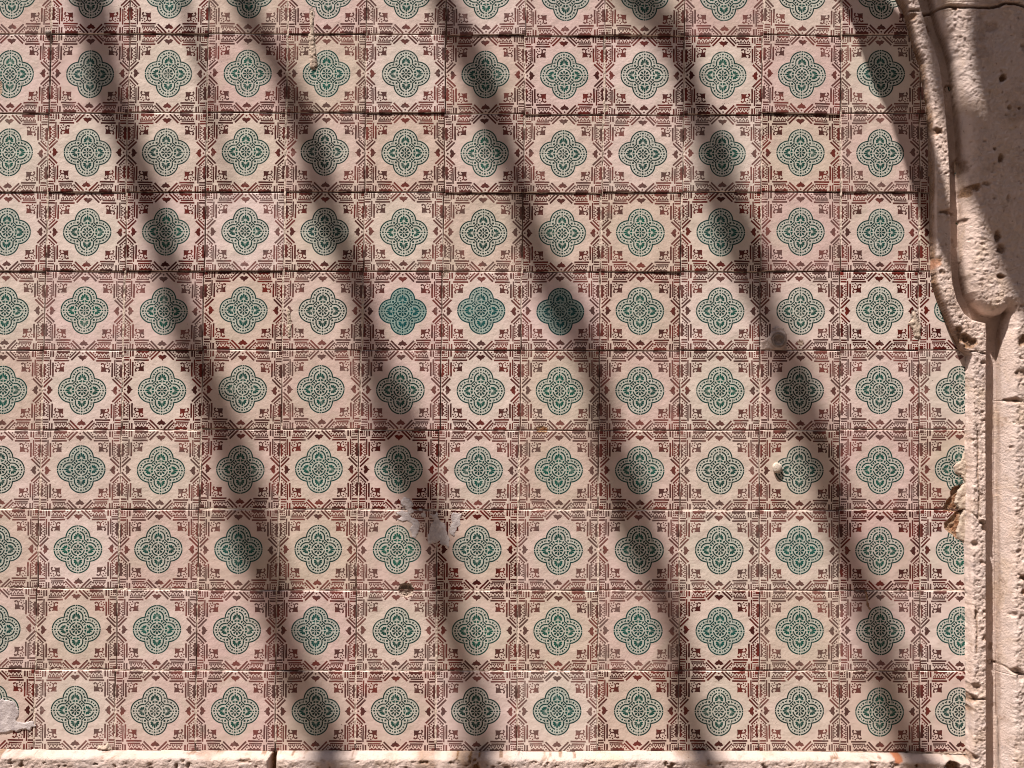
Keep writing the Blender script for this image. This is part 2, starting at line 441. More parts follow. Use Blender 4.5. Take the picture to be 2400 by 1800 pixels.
# ------------------------------------------------------------------ ground
g = mesh_obj("pavement", [(-60, -120, 0), (60, -120, 0), (60, 60, 0), (-60, 60, 0)], [(0, 1, 2, 3)], M_GROUND)
tag(g, kind="structure")

# unseen facade added behind the camera to keep half the sky off the tiles
M_HOUSE = plain("ochre_plaster", (.46, .31, .20), (.52, .37, .26), 2, .9, .004)
M_GLASS = plain("dark_window_glass", (.03, .035, .04), (.05, .055, .06), 3, .15, .0001, .5)
M_DOOR = plain("green_door_paint", (.05, .10, .07), (.07, .12, .09), 12, .6, .001)
def slab(name, x0, x1, y0, y1, z0, z1, mat, parent):
    v = [(x, y, z) for z in (z0, z1) for y in (y0, y1) for x in (x0, x1)]
    f = [(0, 2, 3, 1), (4, 5, 7, 6), (0, 1, 5, 4), (2, 6, 7, 3), (0, 4, 6, 2), (1, 3, 7, 5)]
    return mesh_obj(name, v, f, mat, parent, smooth=False)
added_house = empty("added_house", (0, -6.2, 0)); tag(added_house, "unseen ochre plastered facade added behind the camera to hold back the sky", "added_house")
slab("wall", -14, 14, -4, 0, 0, 9.5, M_HOUSE, added_house); slab("cornice", -14.1, 14.1, -4.1, .25, 9.503, 9.75, M_STONE, added_house)
for q in range(8):
    for zf in (1.1, 4.0, 6.8):
        x = -12.2 + q * 3.4
        if zf < 2 and q % 3 == 1: slab("door", x, x + 1.1, .003, .05, .02, 2.4, M_DOOR, added_house)
        else:
            fr = slab("window_frame", x, x + 1.1, .003, .06, zf, zf + 1.6, M_STONE, added_house)
            slab("pane", x + .1, x + 1.0, .062, .066, zf + .1, zf + 1.5, M_GLASS, fr)

# ------------------------------------------------------------------ tile layout measured in the photograph
def row_y(j, x):
    if j < 0: return row_y(0, x) + 185.5 * j
    p = np.array(ROW[j], dtype=float)
    return float(np.interp(x, p[:, 0], p[:, 1]))
def row_mid(i, j):                 # mid height of row j (row 0 lies above ROW[0]) near column joint i
    x = COL[min(max(i, 0), 11)][min(max(j, 0), 9)]
    return .5 * (row_y(j - 1, x) + row_y(j, x))
def col_x(i, j, y):
    """x of column joint i (may lie outside the photo) at height y, in row j."""
    if i < 0: return col_x(0, j, y) + i * (col_x(1, j, y) - col_x(0, j, y))
    if i > 11: return col_x(11, j, y) + (i - 11) * 187.5
    j = min(max(j, 0), 9)
    ys = [row_mid(i, k) for k in range(10)]
    x0 = COL[i][j]
    a, b = max(j - 1, 0), min(j + 1, 9)
    s = (COL[i][b] - COL[i][a]) / (ys[b] - ys[a])
    return x0 + s * (y - ys[j])

wall = empty("tiled_wall", (0, 0.0, 0))
tag(wall, "wall faced with old glazed tiles printed with green quatrefoils in dark red frames", "wall")
S = 0.14
def tile_mesh(seed, n=8, chips=()):
    r = random.Random(seed)
    k = np.concatenate([[0, .008], [.016], np.linspace(.016, .984, n - 1)[1:-1], [.984, .992, 1]])
    m = len(k)
    U, W = np.meshgrid(k, k)
    X = (U - .5) * S; Z = (W - .5) * S
    # slightly uneven edges
    ex = .00035 * fbm(W * 3, U * 0, 3, seed) ; ez = .00035 * fbm(U * 3, W * 0, 3, seed + 5)
    X = X * (1 + ex * 14 * 0) + ex * np.where(np.abs(U - .5) > .49, 1, 0); Z = Z + ez * np.where(np.abs(W - .5) > .49, 1, 0)
    h = .00035 * fbm(U, W, 2.2, seed + 9, 2)
    e = np.minimum(np.minimum(U, 1 - U), np.minimum(W, 1 - W))
    h = h - .0010 * (e < .003) * (1 + .5 * fbm(U, W, 9, seed + 2, 2))
    chip = np.zeros_like(h); plas = np.zeros_like(h)
    for (poly_, depth, pl) in chips:
        d = dist_line(X, Z, poly_ + [poly_[0]]); ins = inside(X, Z, poly_)
        jag = .0018 * fbm(X, Z, 260, seed + 3, 3)
        sd = np.where(ins, d, -d) + jag
        f = sstep(sd / .0035)
        h = h - f * depth * (1 + .5 * fbm(X, Z, 150, seed + 4, 3))
        mk = sd > .0003
        chip = np.maximum(chip, mk * 1.0); plas = np.where(mk, pl, plas)
    V = np.stack([X, -h, Z], -1).reshape(-1, 3)
    idx = np.arange(m * m).reshape(m, m)
    F = np.stack([idx[:-1, :-1], idx[:-1, 1:], idx[1:, 1:], idx[1:, :-1]], -1).reshape(-1, 4)
    ring = np.concatenate([idx[0, :-1], idx[:-1, -1], idx[-1, :0:-1], idx[:0:-1, 0]])
    back = V[ring].copy(); back[:, 1] = .009
    b0 = len(V); V = np.concatenate([V, back])
    nr = len(ring); q = np.arange(nr); q2 = (q + 1) % nr
    F = np.concatenate([F, np.stack([ring[q], b0 + q, b0 + q2, ring[q2]], -1)])
    uv = np.stack([V[:, 0] / S + .5, V[:, 2] / S + .5], -1)
    pad = np.zeros(nr)
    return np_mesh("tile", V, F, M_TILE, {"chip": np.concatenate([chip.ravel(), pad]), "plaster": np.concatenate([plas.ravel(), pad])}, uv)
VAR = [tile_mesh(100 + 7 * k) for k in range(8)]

# chips and holes, outlined in photograph pixels: (outline, depth, 0 biscuit .. 1 plaster)
CHIPS = [
    ([(938, 1372), (950, 1366), (964, 1370), (972, 1381), (966, 1395), (952, 1401), (940, 1396), (934, 1384)], .0065, .75),
    ([(2258, 1134), (2232, 1142), (2226, 1165), (2214, 1180), (2209, 1196), (2225, 1199), (2262, 1201), (2290, 1180), (2290, 1136)], .004, .12),
    ([(2247, 1195), (2236, 1200), (2222, 1216), (2211, 1224), (2214, 1240), (2226, 1250), (2240, 1262), (2262, 1264), (2290, 1240), (2290, 1195)], .004, .1),
    ([(1256, 1009), (1258, 1001), (1268, 998), (1279, 1000), (1283, 1004), (1283, 1012), (1256, 1012)], .0012, 0),
    ([(724, 18), (732, 10), (737, 26), (735, 60), (730, 66), (724, 50)], .0006, 1),
    ([(2138, 728), (2146, 724), (2152, 740), (2158, 762), (2158, 796), (2146, 794), (2140, 772), (2134, 752)], .0010, 1),
    ([(1868, 800), (1878, 798), (1886, 806), (1880, 812), (1870, 809)], .0008, .6),
    ([(1040, 630), (1036, 646), (1042, 652), (1050, 642), (1056, 634)], .0010, .8),
    ([(0, 225), (6, 215), (4, 190), (-8, 190), (-8, 228)], .001, .5),
    ([(2028, 1383), (2034, 1390), (2036, 1412), (2041, 1428), (2036, 1430), (2029, 1408)], .0009, .2),
    ([(1417, 246), (1426, 244), (1428, 256), (1420, 264), (1415, 262)], .0012, .8),
]
tile_count = 0
for j in range(-3, 10):
    for i in range(-4, 12):                      # tile between column joints i and i+1
        
        jj = j
        ymid = row_mid(i if 0 <= i <= 11 else (0 if i < 0 else 11), jj) if j >= 0 else row_mid(i, 0) + 185.5 * j
        xl = col_x(i, jj, ymid); xr = col_x(i + 1, jj, ymid); xc = .5 * (xl + xr)
        if xl > (2150 if j <= 0 else 2200): continue
        yt = row_y(j - 1, xc); yb = row_y(j, xc)
        yc = .5 * (yt + yb)
        cx, cz = wp(xc, yc)
        ax, _ = wp(xl, yc); bx, _ = wp(xr, yc); _, tz = wp(xc, yt); _, bz = wp(xc, yb)
        w_, h_ = bx - ax, tz - bz
        gap = .0011
        slope = (row_y(j, xr) - row_y(j, xl)) / (xr - xl)
        lean = (col_x(i, jj, yb) - col_x(i, jj, yt)) / (yb - yt)
        hit = []
        for poly_, depth, pl in CHIPS:
            P_ = [(x - cx, z - cz) for x, z in wps(poly_)]
            if any(abs(x) < .072 and abs(z) < .072 for x, z in P_): hit.append((P_, depth, pl))
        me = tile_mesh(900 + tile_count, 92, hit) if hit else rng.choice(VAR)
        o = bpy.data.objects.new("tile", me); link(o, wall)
        # upper rows lean out at the foot, lower rows at the head, as their lit and shaded edges show
        ty = rng.gauss(0, .0045)
        tx = rng.gauss(0, .0035) + (.0080 if j <= 4 else -.0085 if j >= 6 else -.003)
        o.location = (cx, rng.gauss(.0003, .00035) + (.0004 if rng.random() < .2 else 0), cz)
        # positive rotation about x brings the head (z+) backwards, towards +y... sign checked: y' = -sin(a) z
        o.rotation_euler = (-tx, -slope + rng.gauss(0, .0012), ty)
        o.scale = ((w_ - gap) / S, 1, (h_ - gap) / S)
        b_, wv, gr, rk = max(0, rng.gauss(.05, .10)), rng.random(), rng.random(), rng.uniform(.84, 1.0)
        if (j, i) == (4, 4): b_, gr = .80, .8
        if (j, i) == (4, 5): b_, gr = .62, 1.0
        if (j, i) == (4, 6): b_, gr = .72, .7
        if (j, i) in ((6, 0), (7, 9), (8, 3), (7, 2)): b_ = .28
        if (j, i) in ((7, 0), (8, 7), (7, 9), (8, 5)): gr = 1.0
        if (j, i) == (8, 7): b_ = .22; rk = .8
        o.color = (b_, wv, gr, rk)
        if (j, i) in ((4, 4), (4, 5), (4, 6)): o["label"] = "tile whose quatrefoil bled to a strong blue green"
        elif hit and any(h[1] > .003 for h in hit): o["label"] = "tile with a piece broken out"
        tile_count += 1

# wall core behind the tiles
def box(name, x0, x1, y0, y1, z0, z1, mat, parent=None):
    v = [(x, y, z) for z in (z0, z1) for y in (y0, y1) for x in (x0, x1)]
    f = [(0, 2, 3, 1), (4, 5, 7, 6), (0, 1, 5, 4), (2, 6, 7, 3), (0, 4, 6, 2), (1, 3, 7, 5)]
    return mesh_obj(name, v, f, mat, parent, smooth=False)
SILL_Z = wp(1200, 1763)[1]
box("wall_core", -1.75, 2.6, .0085, .42, 0, 2.62, M_CORE, wall)

# mortar in the joints: crumbly ribbons just behind the tile faces
def ribbon(P, width, seed, fresh, nx=5, step=.0022, base=.0019, amp=.0016):
    P = np.array(P); L = np.r_[0, np.cumsum(np.hypot(*np.diff(P, axis=0).T))]
    n = int(L[-1] / step) + 1; s = np.linspace(0, L[-1], n)
    x = np.interp(s, L, P[:, 0]); z = np.interp(s, L, P[:, 1])
    dx = np.gradient(x); dz = np.gradient(z); l = np.hypot(dx, dz); nxv, nzv = -dz / l, dx / l
    a = np.linspace(-.5, .5, nx)[None, :] * width
    X = x[:, None] + nxv[:, None] * a; Z = z[:, None] + nzv[:, None] * a
    fr = np.clip(fbm(X, Z, 9, seed, 3) * 1.6 + fresh, -1, 1)
    Y = base - amp * (.5 * fr + .9 * fbm(X, Z, 320, seed + 2, 3)) - .0004 * np.clip(fr, 0, 1)
    V = np.stack([X, Y, Z], -1).reshape(-1, 3)
    idx = np.arange(n * nx).reshape(n, nx)
    F = np.stack([idx[:-1, :-1], idx[:-1, 1:], idx[1:, 1:], idx[1:, :-1]], -1).reshape(-1, 4)
    return V, F, fr.ravel()
Vs, Fs, As = [], [], []; off = 0
def add_rib(r):
    global off
    Vs.append(r[0]); Fs.append(r[1] + off); As.append(r[2]); off += len(r[0])
for j in range(-2, 10):
    fresh = {9: .35, 8: .5, 7: .6, 6: .7, 5: .25, 4: .1, 3: 0}.get(j, -.5)
    if j == 9: xs = range(-300, 2290, 60)
    else: xs = range(-560, 2290, 60)
    add_rib(ribbon([wp(x, row_y(j, x)) for x in xs], .004, 40 + j, fresh, base=.0020 if j > 3 else .0032))
for i in range(-3, 13):
    P_ = []
    for j in range(-2, 10):
        y0_, y1_ = row_y(j - 1, COL[min(max(i, 0), 11)][max(j, 0)]), row_y(j, COL[min(max(i, 0), 11)][max(j, 0)])
        for f in (.1, .9):
            y = y0_ + f * (y1_ - y0_); P_.append(wp(col_x(i, j, y), y))
    add_rib(ribbon(P_, .0038, 70 + i, .42, base=.0017))
me = np_mesh("mortar", np.concatenate(Vs), np.concatenate(Fs), M_MORTAR, {"fresh": np.concatenate(As)})
tag(link(bpy.data.objects.new("mortar", me), wall), kind="stuff")

# ------------------------------------------------------------------ carved stone surround on the right
E_ = [(2070, -160), (2086, -60), (2103, 0), (2117, 22), (2131, 71), (2144, 117), (2156, 152), (2167, 217), (2173, 258), (2178, 306), (2179, 400), (2181, 520),
      (2183, 596), (2186, 665), (2197, 701), (2213, 740), (2231, 786), (2247, 818), (2264, 834), (2266, 925), (2264, 1061), (2266, 1121), (2262, 1272),
      (2266, 1481), (2265, 1601), (2266, 1661), (2266, 1800), (2266, 1960)]
F_ = [(2110, -160), (2140, -60), (2156, 0), (2166, 35), (2177, 76), (2192, 109), (2205, 152), (2213, 206), (2220, 271), (2224, 320), (2228, 380), (2230, 434),
      (2231, 551), (2232, 620), (2236, 665), (2246, 705), (2262, 733), (2280, 747), (2300, 753), (2313, 756), (2315, 780), (2314, 900),
      (2314, 1300), (2315, 1800), (2315, 1960)]
G_ = [(2128, -160), (2160, -60), (2174, 0), (2182, 35), (2193, 76), (2207, 109), (2220, 152), (2228, 206), (2235, 271), (2239, 320), (2243, 380), (2246, 434),
      (2245, 490), (2246, 551), (2246, 611), (2248, 650), (2256, 690), (2268, 715), (2284, 732), (2300, 741), (2320, 745), (2336, 740), (2347, 728),
      (2349, 733), (2344, 752), (2338, 775), (2335, 795), (2335, 900), (2334, 1200), (2335, 1500), (2333, 1800), (2333, 1960)]
HF, HP = .027, .042
EW, FW, GW = wps(E_, .006), wps(F_, HF), wps(G_, .001)
fillet_poly = EW + FW[::-1]
far = .62
x1w = wp(2400, 900)[0] + far
panel_poly = GW + [(x1w + 1, GW[-1][1]), (x1w + 1, GW[0][1])]
whole_poly = EW + [(x1w + 1, EW[-1][1]), (x1w + 1, EW[0][1])]
PITS = [  # x, y, rx, ry, depth mm, stain
 (2338, 190, 8, 9, 7, .9), (2334, 378, 7, 11, 6, .9), (2353, 259, 5, 6, 4, .6), (2376, 262, 4, 4, 4, .8), (2232, 201, 8, 8, 6, .9), (2319, 355, 4, 4, 3, .7),
 (2250, 390, 12, 20, 4, .8), (2193, 309, 15, 8, 6, .8), (2136, 41, 10, 10, 5, .9), (2179, 66, 7, 12, 5, .9), (2225, 498, 22, 6, 5, .7), (2256, 519, 10, 5, 8, .5),
 (2326, 560, 7, 14, 6, .9), (2334, 590, 9, 12, 5, .7), (2274, 444, 16, 9, 3, .9), (2262, 456, 8, 10, 4, .9), (2300, 436, 10, 5, 2, .7), (2334, 651, 8, 6, 6, .9),
 (2252, 792, 16, 14, 9, 1), (2270, 806, 14, 12, 6, 1), (2243, 775, 10, 8, 7, .9), (2388, 801, 14, 12, 5, .9), (2274, 892, 6, 5, 4, .4), (2364, 938, 13, 6, 7, .6),
 (2382, 877, 14, 10, 3, .5), (2307, 1236, 8, 10, 8, .7), (2298, 1224, 8, 6, 5, .4), (2313, 1139, 5, 7, 6, .5), (2280, 1275, 9, 8, 4, .4), (2275, 1636, 13, 10, 10, .8),
 (2268, 1662, 7, 16, 9, .8), (2283, 1610, 14, 10, 4, .5), (2277, 1773, 12, 9, 6, .7), (2331, 1520, 5, 10, 5, .6), (2364, 1437, 9, 7, 5, .1), (2390, 1351, 13, 6, 7, .8),
 (2390, 1384, 11, 7, 5, .6), (2331, 1556, 7, 6, 8, .7), (2372, 1568, 12, 9, 6, .3), (2379, 1578, 8, 12, 5, .3), (2362, 1048, 4, 4, 4, .3), (2307, 985, 5, 3, 3, .5),
 (2376, 1290, 6, 5, 3, .2), (2275, 1030, 7, 5, 4, .4), (2273, 1095, 5, 4, 3, .6), (2306, 1432, 6, 3, 4, .7), (2305, 1496, 7, 5, 4, .6), (2300, 1318, 7, 5, 3, .4),
 (2285, 1438, 4, 10, 3, .5), (2310, 75, 18, 12, 2, .4), (2290, 92, 12, 16, 1.5, .3), (2240, 560, 5, 7, 3, .4), (2300, 850, 6, 4, 4, .4), (2387, 1005, 5, 4, 3, .2),
 (2382, 720, 6, 5, 3, .5), (2351, 470, 5, 7, 2, .4), (2396, 330, 7, 18, 4, .6), (2204, 640, 8, 6, 2, .6), (2196, 612, 8, 12, 2, .8), (2226, 30, 8, 5, 4, .7), (2390, 120, 10, 12, 3, .4)]
CRACKS = [([(2120, 26), (2160, 27), (2200, 24), (2260, 27), (2310, 28), (2330, 24), (2345, 17), (2370, 19), (2395, 28), (2440, 27), (2900, 27)], 3.2, 9),
          ([(2110, 50), (2160, 58), (2175, 55), (2192, 62)], 1.2, 2.5), ([(2185, 74), (2225, 95), (2245, 96)], 1.0, 2),
          ([(2262, 826), (2284, 823), (2300, 829), (2318, 829)], 1.8, 5), ([(2352, 937), (2375, 940), (2400, 946), (2430, 944), (2900, 945)], 1.8, 5),
          ([(2335, 1556), (2352, 1559), (2368, 1572), (2400, 1575), (2440, 1580), (2900, 1580)], 2.0, 4),
          ([(2288, 1010), (2290, 1060), (2287, 1110), (2292, 1160), (2290, 1215)], 2.2, 2.2), ([(2284, 1420), (2287, 1470), (2285, 1530)], 2.0, 2),
          ([(2318, 650), (2335, 672), (2362, 690), (2400, 684)], 1.0, 1.5), ([(2330, 655), (2350, 640), (2380, 628)], .8, 1.5),
          ([(2240, 605), (2250, 628), (2280, 640)], .9, 1.5), ([(2265, 1190), (2300, 1226), (2312, 1234)], 1.6, 3), ([(2255, 1645), (2300, 1636), (2316, 1640)], 2.0, 4)]
step = .00165
zt, zb = wp(2200, -150)[1], wp(2200, 1950)[1]
xa = wp(2080, 900)[0]; xm = wp(2440, 900)[0]
xs = np.concatenate([np.arange(xa, xm, step), np.arange(xm, x1w, step * 5)])
zs = np.arange(zb, zt, step)
X, Z = np.meshgrid(xs, zs)
dE = dist_line(X, Z, EW); inW = inside(X, Z, whole_poly)
dF = dist_line(X, Z, FW); inF = inside(X, Z, fillet_poly)
dG = dist_line(X, Z, GW); inP = inside(X, Z, panel_poly)
wob = .0009 * fbm(X, Z, 70, 5, 3)
# the lower jamb has a crisp channel, the upper curve a hollow moulding with a wide rounded lip
zc = wp(2300, 760)[1]
lip = np.where(Z > zc, .024, .012)
lowz = sstep((zc - Z) / .02 + .5)
hf = HF * rnd_edge(dE + wob, .0045) * np.clip(rnd_edge(dF + wob * .6, .003), .0, 1) ** .8
hp = HP * ((1 - lowz) * (.22 + .78 * rnd_edge(dG + wob, lip)) + lowz * (.30 + .62 * np.clip((dG + wob * .3) / .013, 0, 1) + .08 * sstep((dG - .012) / .006)))
floor = .0018
h = np.where(inP, hp * rnd_edge(dG + .001, .003), np.where(inF, np.where(dF < dE, np.maximum(hf, floor), hf), floor))
rough_amp = np.where(inP | inF, 1.0, .15) * np.clip(np.minimum(np.where(inP, (dG - .009 * lowz) / .006, dF / .006), 1), .1, 1)
vert = fbm(X * 3.2, Z, 90, 31, 4)
coarse = fbm(X, Z, 55, 8, 4, .6); fine_ = fbm(X, Z, 210, 12, 3, .7)
low = fbm(X, Z, 11, 21, 3)
pitn = fbm(X, Z, 130, 55, 2)
zj = wp(2300, 828)[1]
lower = sstep((zj - Z) / .03)
grit = fbm(X, Z, 380, 14, 2, .8)
h = h + rough_amp * (.0018 * low + .0011 * coarse + .0014 * fine_ + .0011 * grit + lower * (.0008 * vert))
h = h - rough_amp * .0016 * sstep((pitn - .56) / .2)
stain = np.clip(sstep((pitn - .6) / .2) * .5, 0, 1); rust = np.zeros_like(h)
for k, (px, py, rx, ry, dep, st) in enumerate(PITS):
    x_, z_ = wp(px, py, .02); s_ = .00076
    q = np.hypot((X - x_) / (rx * s_), (Z - z_) / (ry * s_)) + .45 * fbm(X, Z, 170, 300 + k, 3)
    h -= dep * .001 * sstep((1.15 - q) / .6) * np.where(inP | inF, 1, .4)
    stain = np.maximum(stain, st * sstep((1.35 - q + .25 * fine_) / .6))
for P_, wmm, dmm in CRACKS:
    d = dist_line(X, Z, wps(P_, .02)) + .0011 * np.abs(fbm(X, Z, 120, 77, 3))
    h -= dmm * .001 * sstep((wmm * .00085 + .0006 - d) / .0018)
    stain = np.maximum(stain, .8 * sstep((wmm * .001 + .0008 - d) / .003))
# browner channel bottom, with a darker line along the panel's edge
stain = np.maximum(stain, np.where(~inP & ~inF & inW, .12, 0)); stain = np.maximum(stain, .5 * sstep((.0022 - dG) / .002))
stain = np.maximum(stain, .9 * sstep((.0030 - dE) / .002) * sstep((Z - zj) / .02 + 1))  # crevice dirt that also paints in the shadow gap along the outer edge
stain = np.maximum(stain, .25 * sstep((fbm(X, Z, 16, 93, 4) - .36) / .18) * sstep((Z - zj) / .05))
for px, py, r in ((2240, 0 + 615, 0), (2194, 618, 12), (2395, 1384, 10)):
    x_, z_ = wp(px, py, .02)
    if r: rust = np.maximum(rust, .35 * sstep((1 - (np.hypot(X - x_, Z - z_) / (r * .00076) + .4 * fbm(X, Z, 150, 4, 3))) / .5))
h = np.where(inW, h, -.010)
V = np.stack([X, -h, Z], -1)
nz_, nx_ = X.shape
idx = np.arange(nz_ * nx_).reshape(nz_, nx_)
Fq = np.stack([idx[:-1, :-1], idx[:-1, 1:], idx[1:, 1:], idx[1:, :-1]], -1)
keep = (inW[:-1, :-1] | inW[:-1, 1:] | inW[1:, 1:] | inW[1:, :-1])
xf = X[:-1, :-1]; zf = Z[:-1, :-1]
zA = wp(2300, 26)[1]; zB1 = wp(2290, 827)[1]; zB2 = wp(2380, 942)[1]; xsplit = wp(2325, 900)[0]; zC = wp(2380, 1572)[1]
bid = np.where(zf > zA, 0, 1)
bid = np.where((xf <= xsplit) & (zf < zB1), 2, bid)
bid = np.where((xf > xsplit) & (zf < zB2), 3, bid)
bid = np.where((xf > xsplit) & (zf < zC), 4, bid)
surround = empty("stone_surround", (wp(2300, 900)[0], 0, 0))
tag(surround, "weathered pink limestone surround with a curved moulding beside the tiles", "stone surround")
for b in range(5):
    sel = keep & (bid == b); Fb = Fq[sel]
    u, inv = np.unique(Fb.ravel(), return_inverse=True)
    Vb = V.reshape(-1, 3)[u]
    Fb2 = inv.reshape(-1, 4)
    # back and sides: extrude the border to the wall so the block is solid
    ed = np.concatenate([Fb2[:, [0, 1]], Fb2[:, [1, 2]], Fb2[:, [2, 3]], Fb2[:, [3, 0]]])
    key = np.sort(ed, 1); kk = key[:, 0].astype(np.int64) * (len(u) + 1) + key[:, 1]
    _, first, cnt = np.unique(kk, return_index=True, return_counts=True)
    be = ed[first[cnt == 1]]
    bv = np.unique(be.ravel()); mp = -np.ones(len(u), int); mp[bv] = np.arange(len(bv)) + len(u)
    back = Vb[bv].copy(); back[:, 1] = .0084
    Fs_ = np.stack([be[:, 1], be[:, 0], mp[be[:, 0]], mp[be[:, 1]]], -1)
    att = {"stain": np.r_[stain.ravel()[u], np.full(len(bv), .5)], "rust": np.r_[rust.ravel()[u], np.zeros(len(bv))]}
    me = np_mesh("stone_block", np.concatenate([Vb, back]) - np.array([surround.location[0], 0, 0]), np.concatenate([Fb2, Fs_]), M_STONE, att)
    link(bpy.data.objects.new("stone_block", me), surround)

# ------------------------------------------------------------------ stone course under the tiles
plinth = empty("stone_plinth", (0, 0, 0))
tag(plinth, "rough limestone ledge course running along the foot of the tiled wall", "stone ledge")
x0w, x1s = wp(-420, 1780)[0], wp(2262, 1780)[0]
xs = np.arange(x0w, x1s, .0021); zs = np.arange(wp(1200, 1900)[1], wp(1200, 1750, .02)[1], .0014)
X, Z = np.meshgrid(xs, zs)
top_px = [(-420, 1756), (0, 1757), (270, 1759.5), (625, 1761), (638, 1763), (650, 1761), (830, 1761), (1300, 1762), (1780, 1762), (2000, 1764), (2160, 1768), (2262, 1770)]
TP = np.array(wps(top_px, .002)); topz = np.interp(X, TP[:, 0], TP[:, 1]) + .0012 * fbm(X, Z * 0, 30, 3, 4)
d = topz - Z
xj = wp(639, 1780, .02)[0]
PF = .026
amp = sstep(d / .016)
h = PF * rnd_edge(d, .010) + (.25 + .75 * amp) * (.0026 * fbm(X, Z, 14, 61, 3) + .0021 * fbm(X, Z, 70, 63, 4, .6) + .0013 * fbm(X, Z, 230, 65, 3, .7))
pn = fbm(X, Z, 95, 68, 3); h -= amp * .004 * sstep((pn - .33) / .25)
dj = np.abs(X - xj + .0012 * fbm(X * 0, Z, 60, 2, 3))
h = np.minimum(h, -.006 + .036 * rnd_edge(dj - .0036, .009))
ins_ = d > 0
stain = sstep((.006 - dj) / .002) + sstep((pn - .4) / .25) * .8 + .55 * sstep((fbm(X, Z, 13, 73, 4) - .25) / .25); rust = np.zeros_like(h)
for px, py, r in ((2106, 1779, 11),):
    x_, z_ = wp(px, py, .025); q = np.hypot(X - x_, Z - z_) / (r * .00075) + .5 * fbm(X, Z, 150, 4, 3)
    rust = sstep((1.05 - q) / .3); h -= .003 * rust
x_, z_ = wp(2236, 1800, .025); q = np.hypot(X - x_, (Z - z_) * 1.3) / .013 + .5 * fbm(X, Z, 120, 9, 3); h -= .014 * sstep((1.2 - q) / .5); stain = np.maximum(stain, sstep((1.3 - q) / .5))
V = np.stack([X, -np.where(ins_, h, -.004), Z], -1)
nz_, nx_ = X.shape; idx = np.arange(nz_ * nx_).reshape(nz_, nx_)
Fq = np.stack([idx[:-1, :-1], idx[:-1, 1:], idx[1:, 1:], idx[1:, :-1]], -1)
keep = (ins_[:-1, :-1] | ins_[1:, 1:]); left = X[:-1, :-1] < xj
for b in (True, False):
    Fb = Fq[keep & (left == b)]; u, inv = np.unique(Fb.ravel(), return_inverse=True)
    me = np_mesh("ledge_stone", V.reshape(-1, 3)[u], inv.reshape(-1, 4), M_SILL, {"stain": stain.ravel()[u], "rust": rust.ravel()[u]})
    link(bpy.data.objects.new("ledge_stone", me), plinth)
zl = float(zs[0]) + .001
box("lower_stone", -1.75, x1s - .002, -.024, .008, 0, zl, M_SILL, plinth)
box("lower_jamb", x1s, x1w, -.014, .008, 0, float(zb) + .001, M_STONE, surround).location = (-surround.location[0], 0, 0)

# ------------------------------------------------------------------ small things fixed to or left on the tiles
def lump(name, outline, height, mat, seed, parent=None, n=26, edge=.003, rough=.35, y0=0.0, hole=None, freq=220, rag=.0012):
    """Crumbly raised patch with an uneven outline given in photograph pixels."""
    P_ = wps(outline); A = np.array(P_)
    lo, hi = A.min(0) - .003, A.max(0) + .003
    nx = max(8, int((hi[0] - lo[0]) / .0011)); nz = max(8, int((hi[1] - lo[1]) / .0011))
    X, Z = np.meshgrid(np.linspace(lo[0], hi[0], nx), np.linspace(lo[1], hi[1], nz))
    d = dist_line(X, Z, P_ + [P_[0]]); sd = np.where(inside(X, Z, P_), d, -d) + rag * fbm(X, Z, 300 if rag < .002 else 150, seed, 4)
    h = height * rnd_edge(sd, edge) * (1 + rough * fbm(X, Z, freq, seed + 1, 3))
    if hole: h = hole(X, Z, h)
    m = sd > -.0004
    h = np.where(sd > 0, h, -.0008) - y0
    V = np.stack([X, -h, Z], -1).reshape(-1, 3); idx = np.arange(nx * nz).reshape(nz, nx)
    Fq = np.stack([idx[:-1, :-1], idx[:-1, 1:], idx[1:, 1:], idx[1:, :-1]], -1)
    k = m[:-1, :-1] | m[:-1, 1:] | m[1:, 1:] | m[1:, :-1]; Fb = Fq[k]
    u, inv = np.unique(Fb.ravel(), return_inverse=True)
    me = np_mesh(name, V[u], inv.reshape(-1, 4), mat)
    return link(bpy.data.objects.new(name, me), parent)
def disc_profile(name, px, py, prof, mat, parent, seg=28, tilt=None, sx=1, sz=1, h0=0):
    """Turned solid on the wall: prof = [(radius, height in front of the wall)], metres."""
    cx, cz = wp(px, py, h0); V = []; F = []
    for r, hh in prof:
        for k in range(seg):
            a = 2 * math.pi * k / seg; w = 1 + .04 * math.sin(3 * a + 1) + .03 * math.sin(5 * a)
            V.append((cx + r * sx * w * math.cos(a), -hh, cz + r * sz * w * math.sin(a)))
    for q in range(len(prof) - 1):
        for k in range(seg):
            k2 = (k + 1) % seg; F.append((q * seg + k, q * seg + k2, (q + 1) * seg + k2, (q + 1) * seg + k))
    V.append((cx, -prof[-1][1], cz)); c = len(V) - 1
    for k in range(seg): F.append(((len(prof) - 1) * seg + k, (len(prof) - 1) * seg + (k + 1) % seg, c))
    return mesh_obj(name, V, F, mat, parent)

